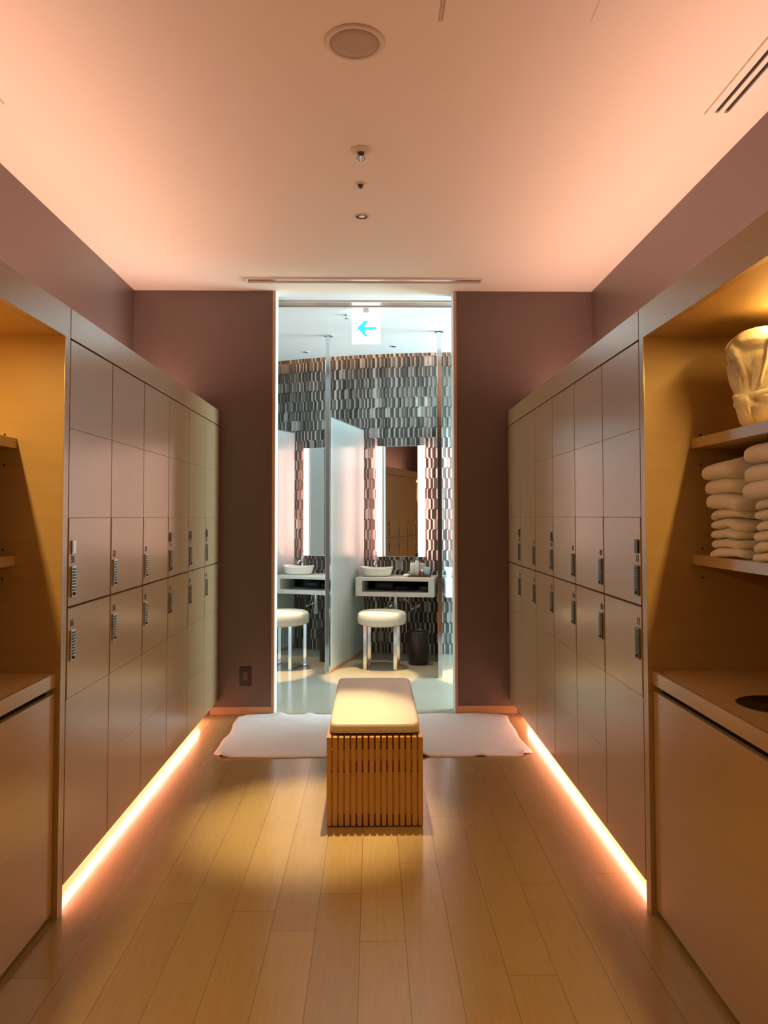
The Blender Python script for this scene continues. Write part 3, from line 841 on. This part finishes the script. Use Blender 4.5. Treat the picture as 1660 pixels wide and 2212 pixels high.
def dryer():
    t = thing('hair_dryer', 'x', 'hair dryer', (0, 0, 0))
    MB(black).tube([(-.19, 0, .050), (-.14, 0, .046), (-.13, 0, .046), (-.06, 0, .044), (-.02, 0, .042)], .036, 18).build('barrel', t)
    MB(black).tube([(-.03, 0, .040), (.05, .01, .026), (.13, .02, .020)], .018, 12).build('handle', t)
    MB(black).tube([(.13, .02, .020), (.17, .03, .012), (.20, .0, .010), (.22, -.05, .010), (.19, -.08, .010), (.12, -.07, .010)], .005, 8).build('cord', t)
    return t
h0 = dryer()
tray0 = MB(tray_mat).box(-.105, .105, -.06, .06, 0, .006, bev=.001).box(-.105, .105, -.06, -.054, .006, .016).box(-.105, .105, .054, .06, .006, .016).box(-.105, -.099, -.054, .054, .006, .016).box(.099, .105, -.054, .054, .006, .016).mesh('amenity_tray')

def place(proto, a, r, tt, z, label, group, first, extra=0):
    o = proto if first else copy_tree(proto)
    o.location = at(a, r, tt, z); o.rotation_euler = (0, 0, -R(a)+extra); o['label'] = label; o['group'] = group
    return o
side = {0: 'in the middle vanity bay', 1: 'in the left vanity bay, partly behind the chrome post', 2: 'at the right doorway edge'}
for i, a in enumerate(BAY):
    f = i == 0
    place(v0, a, RW+.018, 0, 0, ['white box vanity counter, middle one, open cubby with hair dryer', 'white box vanity counter at left, cut by chrome post and doorway edge', 'sliver of white vanity counter at the right doorway edge'][i], 'white vanity counters', f)
    place(b0, a, RW+.245, -.205, .778, ['white vessel basin on the middle vanity counter', 'white vessel basin on the left vanity counter', 'white vessel basin cut by the right doorway edge'][i], 'white vessel basins', f)
    place(f0, a, RW+.09, -.235, .778, ['chrome faucet behind the middle basin, beside the mirror light', 'chrome faucet behind the left basin', 'chrome faucet behind the basin at the right doorway edge'][i], 'chrome basin faucets', f)
    place(m0, a, RW+.012, 0, 0, ['tall mirror with glowing side lights in the middle bay', 'tall lit mirror in the left bay, right half behind the post', 'tall lit mirror hidden mostly behind the right doorway wall'][i], 'tall lit vanity mirrors', f)
    place(d0, a, RW+.13, -.02, 0, ['chrome drain and valves under the middle vanity counter', 'chrome drain and valves under the left vanity counter', 'chrome pipe under the counter at the right doorway edge'][i], 'chrome plumbing under the vanities', f)
    spot('vanity_spot', at(a, 4.95, .02, CZ-.02), at(a, 5.02, .02, 0), 110, (1, .74, .40), 26, .5, .03)
for bx, by in ((-.02, 6.60), (-.93, 6.74), (.95, 6.55)):
    spot('corridor_spot', (bx, by, CZ-.02), (bx, by, 0), 650, (1, .66, .30), 17, .25, .03)
    downlight((bx, by, CZ), ['small downlight in the vanity room ceiling directly behind the lit sign', 'vanity room downlight at far left behind the doorway edge', 'vanity room downlight at far right behind the doorway edge'][int(bx > .5)*2+int(bx < -.5)], r=.036, grp='downlights over the vanities')
sxy = [(.088, 6.985, R(-8)), (-.792, 7.015, R(-25)), (1.03, 6.95, R(10))]
for i, (x, y, rz) in enumerate(sxy):
    o = s0 if i == 0 else copy_tree(s0)
    o.location = (x, y, 0); o.rotation_euler = (0, 0, rz)
    o['label'] = ['round white leather stool on chrome legs before the middle vanity', 'round white stool at left, cut by the doorway edge', 'round white stool barely showing at the right doorway edge'][i]
    o['group'] = 'round stools at the vanities'
for i, (x, y) in enumerate([(.424, 7.13), (-.405, 7.30)]):
    o = w0 if i == 0 else copy_tree(w0)
    o.location = (x, y, 0); o['label'] = ['dark brown round waste bin right of the middle stool', 'dark waste bin partly behind the left chrome post'][i]
    o['group'] = 'waste bins by the vanities'
o = place(h0, BAY[0], RW+.27, -.02, .643, 'black hair dryer lying in the cubby of the middle vanity', 'hair dryers in the cubbies', True)
o = place(h0, BAY[1], RW+.27, .06, .643, 'black hair dryer lying in the cubby of the left vanity', 'hair dryers in the cubbies', False)
bw = MB(dark_metal).lathe([(0, 0), (.03, 0), (.045, .02), (.05, .045), (.046, .045), (.04, .02), (0, .008)], seg=30).build('small_bowl'); bw.location = at(BAY[0], RW+.30, .265, .643)
tag(bw, 'small grey bowl at the right end of the middle vanity cubby', 'bowl')
# tray and toiletries, middle bay
def top_item(o, a, r, tt, label, cat, group=None, z=.778):
    o.location = at(a, r, tt, z); o.rotation_euler = (0, 0, -R(a)); tag(o, label, cat, group); return o
tr_ = link('amenity_tray', tray0); top_item(tr_, BAY[0], RW+.27, .215, 'reddish brown tray of toiletries on the middle vanity', 'tray')
zt_ = .785
t = thing('paper_cup_sleeve', 'tall white cup dispenser at left on the brown tray', 'cup', at(BAY[0], RW+.27, .150, zt_))
MB(pipe_white).lathe([(0, 0), (.025, 0), (.026, .11), (.022, .125), (0, .126)], seg=30).build('sleeve', t)
t = thing('lotion_bottle', 'tall pale bottle with a green cap on the brown tray', 'bottle', at(BAY[0], RW+.28, .192, zt_))
MB(pipe_white).lathe([(0, 0), (.024, 0), (.025, .10), (.022, .13), (.014, .15), (.012, .155)], seg=30).build('bottle_body', t)
MB(green_cap).lathe([(.014, .150), (.014, .172), (.010, .182), (0, .183)], seg=20).build('cap', t, None, 'green cap')
t = thing('hair_brush', 'black hair brush standing behind the tall white cup', 'brush', at(BAY[0], RW+.21, .165, .778))
MB(black).tube([(0, 0, .0), (.002, 0, .06), (.004, 0, .10)], .007, 10).build('handle', t)
MB(black).tube([(.004, 0, .10), (.010, 0, .15), (.018, 0, .205), (.022, 0, .225)], .016, 12, flat=.9).build('brush_head', t)
t = thing('steel_tumbler', 'steel tumbler with a pink lid on the brown tray', 'tumbler', at(BAY[0], RW+.27, .242, zt_))
MB(chrome).lathe([(0, 0), (.020, 0), (.026, .095), (.024, .1), (0, .1)], seg=30).build('cup_body', t)
MB(pinkish).lathe([(.026, .100), (.026, .112), (.018, .124), (0, .128)], seg=30).build('lid', t, None, 'pinkish lid')
t = thing('glass_jar', 'short aqua glass at the right end of the brown tray', 'glass', at(BAY[0], RW+.27, .288, zt_))
MB(aqua).lathe([(0, 0), (.020, 0), (.030, .03), (.031, .075), (.024, .088), (0, .089)], seg=30).build('jar_body', t)
t = thing('soap_dish', 'small white soap dish left of the brown tray', 'dish', at(BAY[0], RW+.30, .095, .778))
MB(ceramic).lathe([(0, 0), (.022, 0), (.030, .012), (.026, .022), (.012, .030), (0, .031)], seg=30, sx=1.2).build('dish_body', t)
tr2 = MB(black).box(-.09, .09, -.055, .055, 0, .022, bev=.003).build('black_tray')
top_item(tr2, BAY[1], RW+.29, .225, 'black tray on the left vanity beside the chrome post', 'tray')
t = thing('white_cup', 'white cup cut by the right doorway edge on the right vanity', 'cup', at(BAY[2], RW+.34, -.335, .778))
MB(ceramic).lathe([(0, 0), (.022, 0), (.030, .07), (.028, .075), (0, .07)], seg=30).build('cup_body', t)

# partitions with chrome posts
def partition(a, label):
    t = thing('partition', label, 'partition', at(a, RW, 0, 0), -R(a), 'pale partitions between the vanities')
    L_ = RP-RW
    MB(panel_mat).box(-.012, .012, -L_+.02, -.004, .03, 2.225, bev=.001).build('panel', t, None, 'pale frosted glass panel')
    MB(trim_wood).box(-.016, .016, -L_+.02, -.004, 0.0, .03).build('base_strip', t)
    MB(brushed).box(-.014, .014, -L_+.02, -.004, 2.225, 2.233).build('top_edge', t)
    po = MB(chrome).box(-.019, .019, -L_-.018, -L_+.020, 0.0, CZ-.006, bev=.002).build('post', t, None, 'square mirror chrome post')
    MB(chrome).box(-.036, .036, -L_-.035, -L_+.037, CZ-.008, CZ, bev=.001).build('flange', po)
partition(15.2, 'frosted partition with chrome post between left and middle vanities')
partition(5.0, 'partition seen edge-on with chrome post right of the middle vanity')
partition(25.4, 'frosted partition at the far left behind the doorway edge')
downlight((.197, 7.102, CZ), 'small ceiling downlight in the vanity room right of the lit sign', dim=True, r=.036, grp='downlights over the vanities')
downlight((-.643, 7.353, CZ), 'small ceiling downlight above the left vanity', dim=True, r=.036, grp='downlights over the vanities')
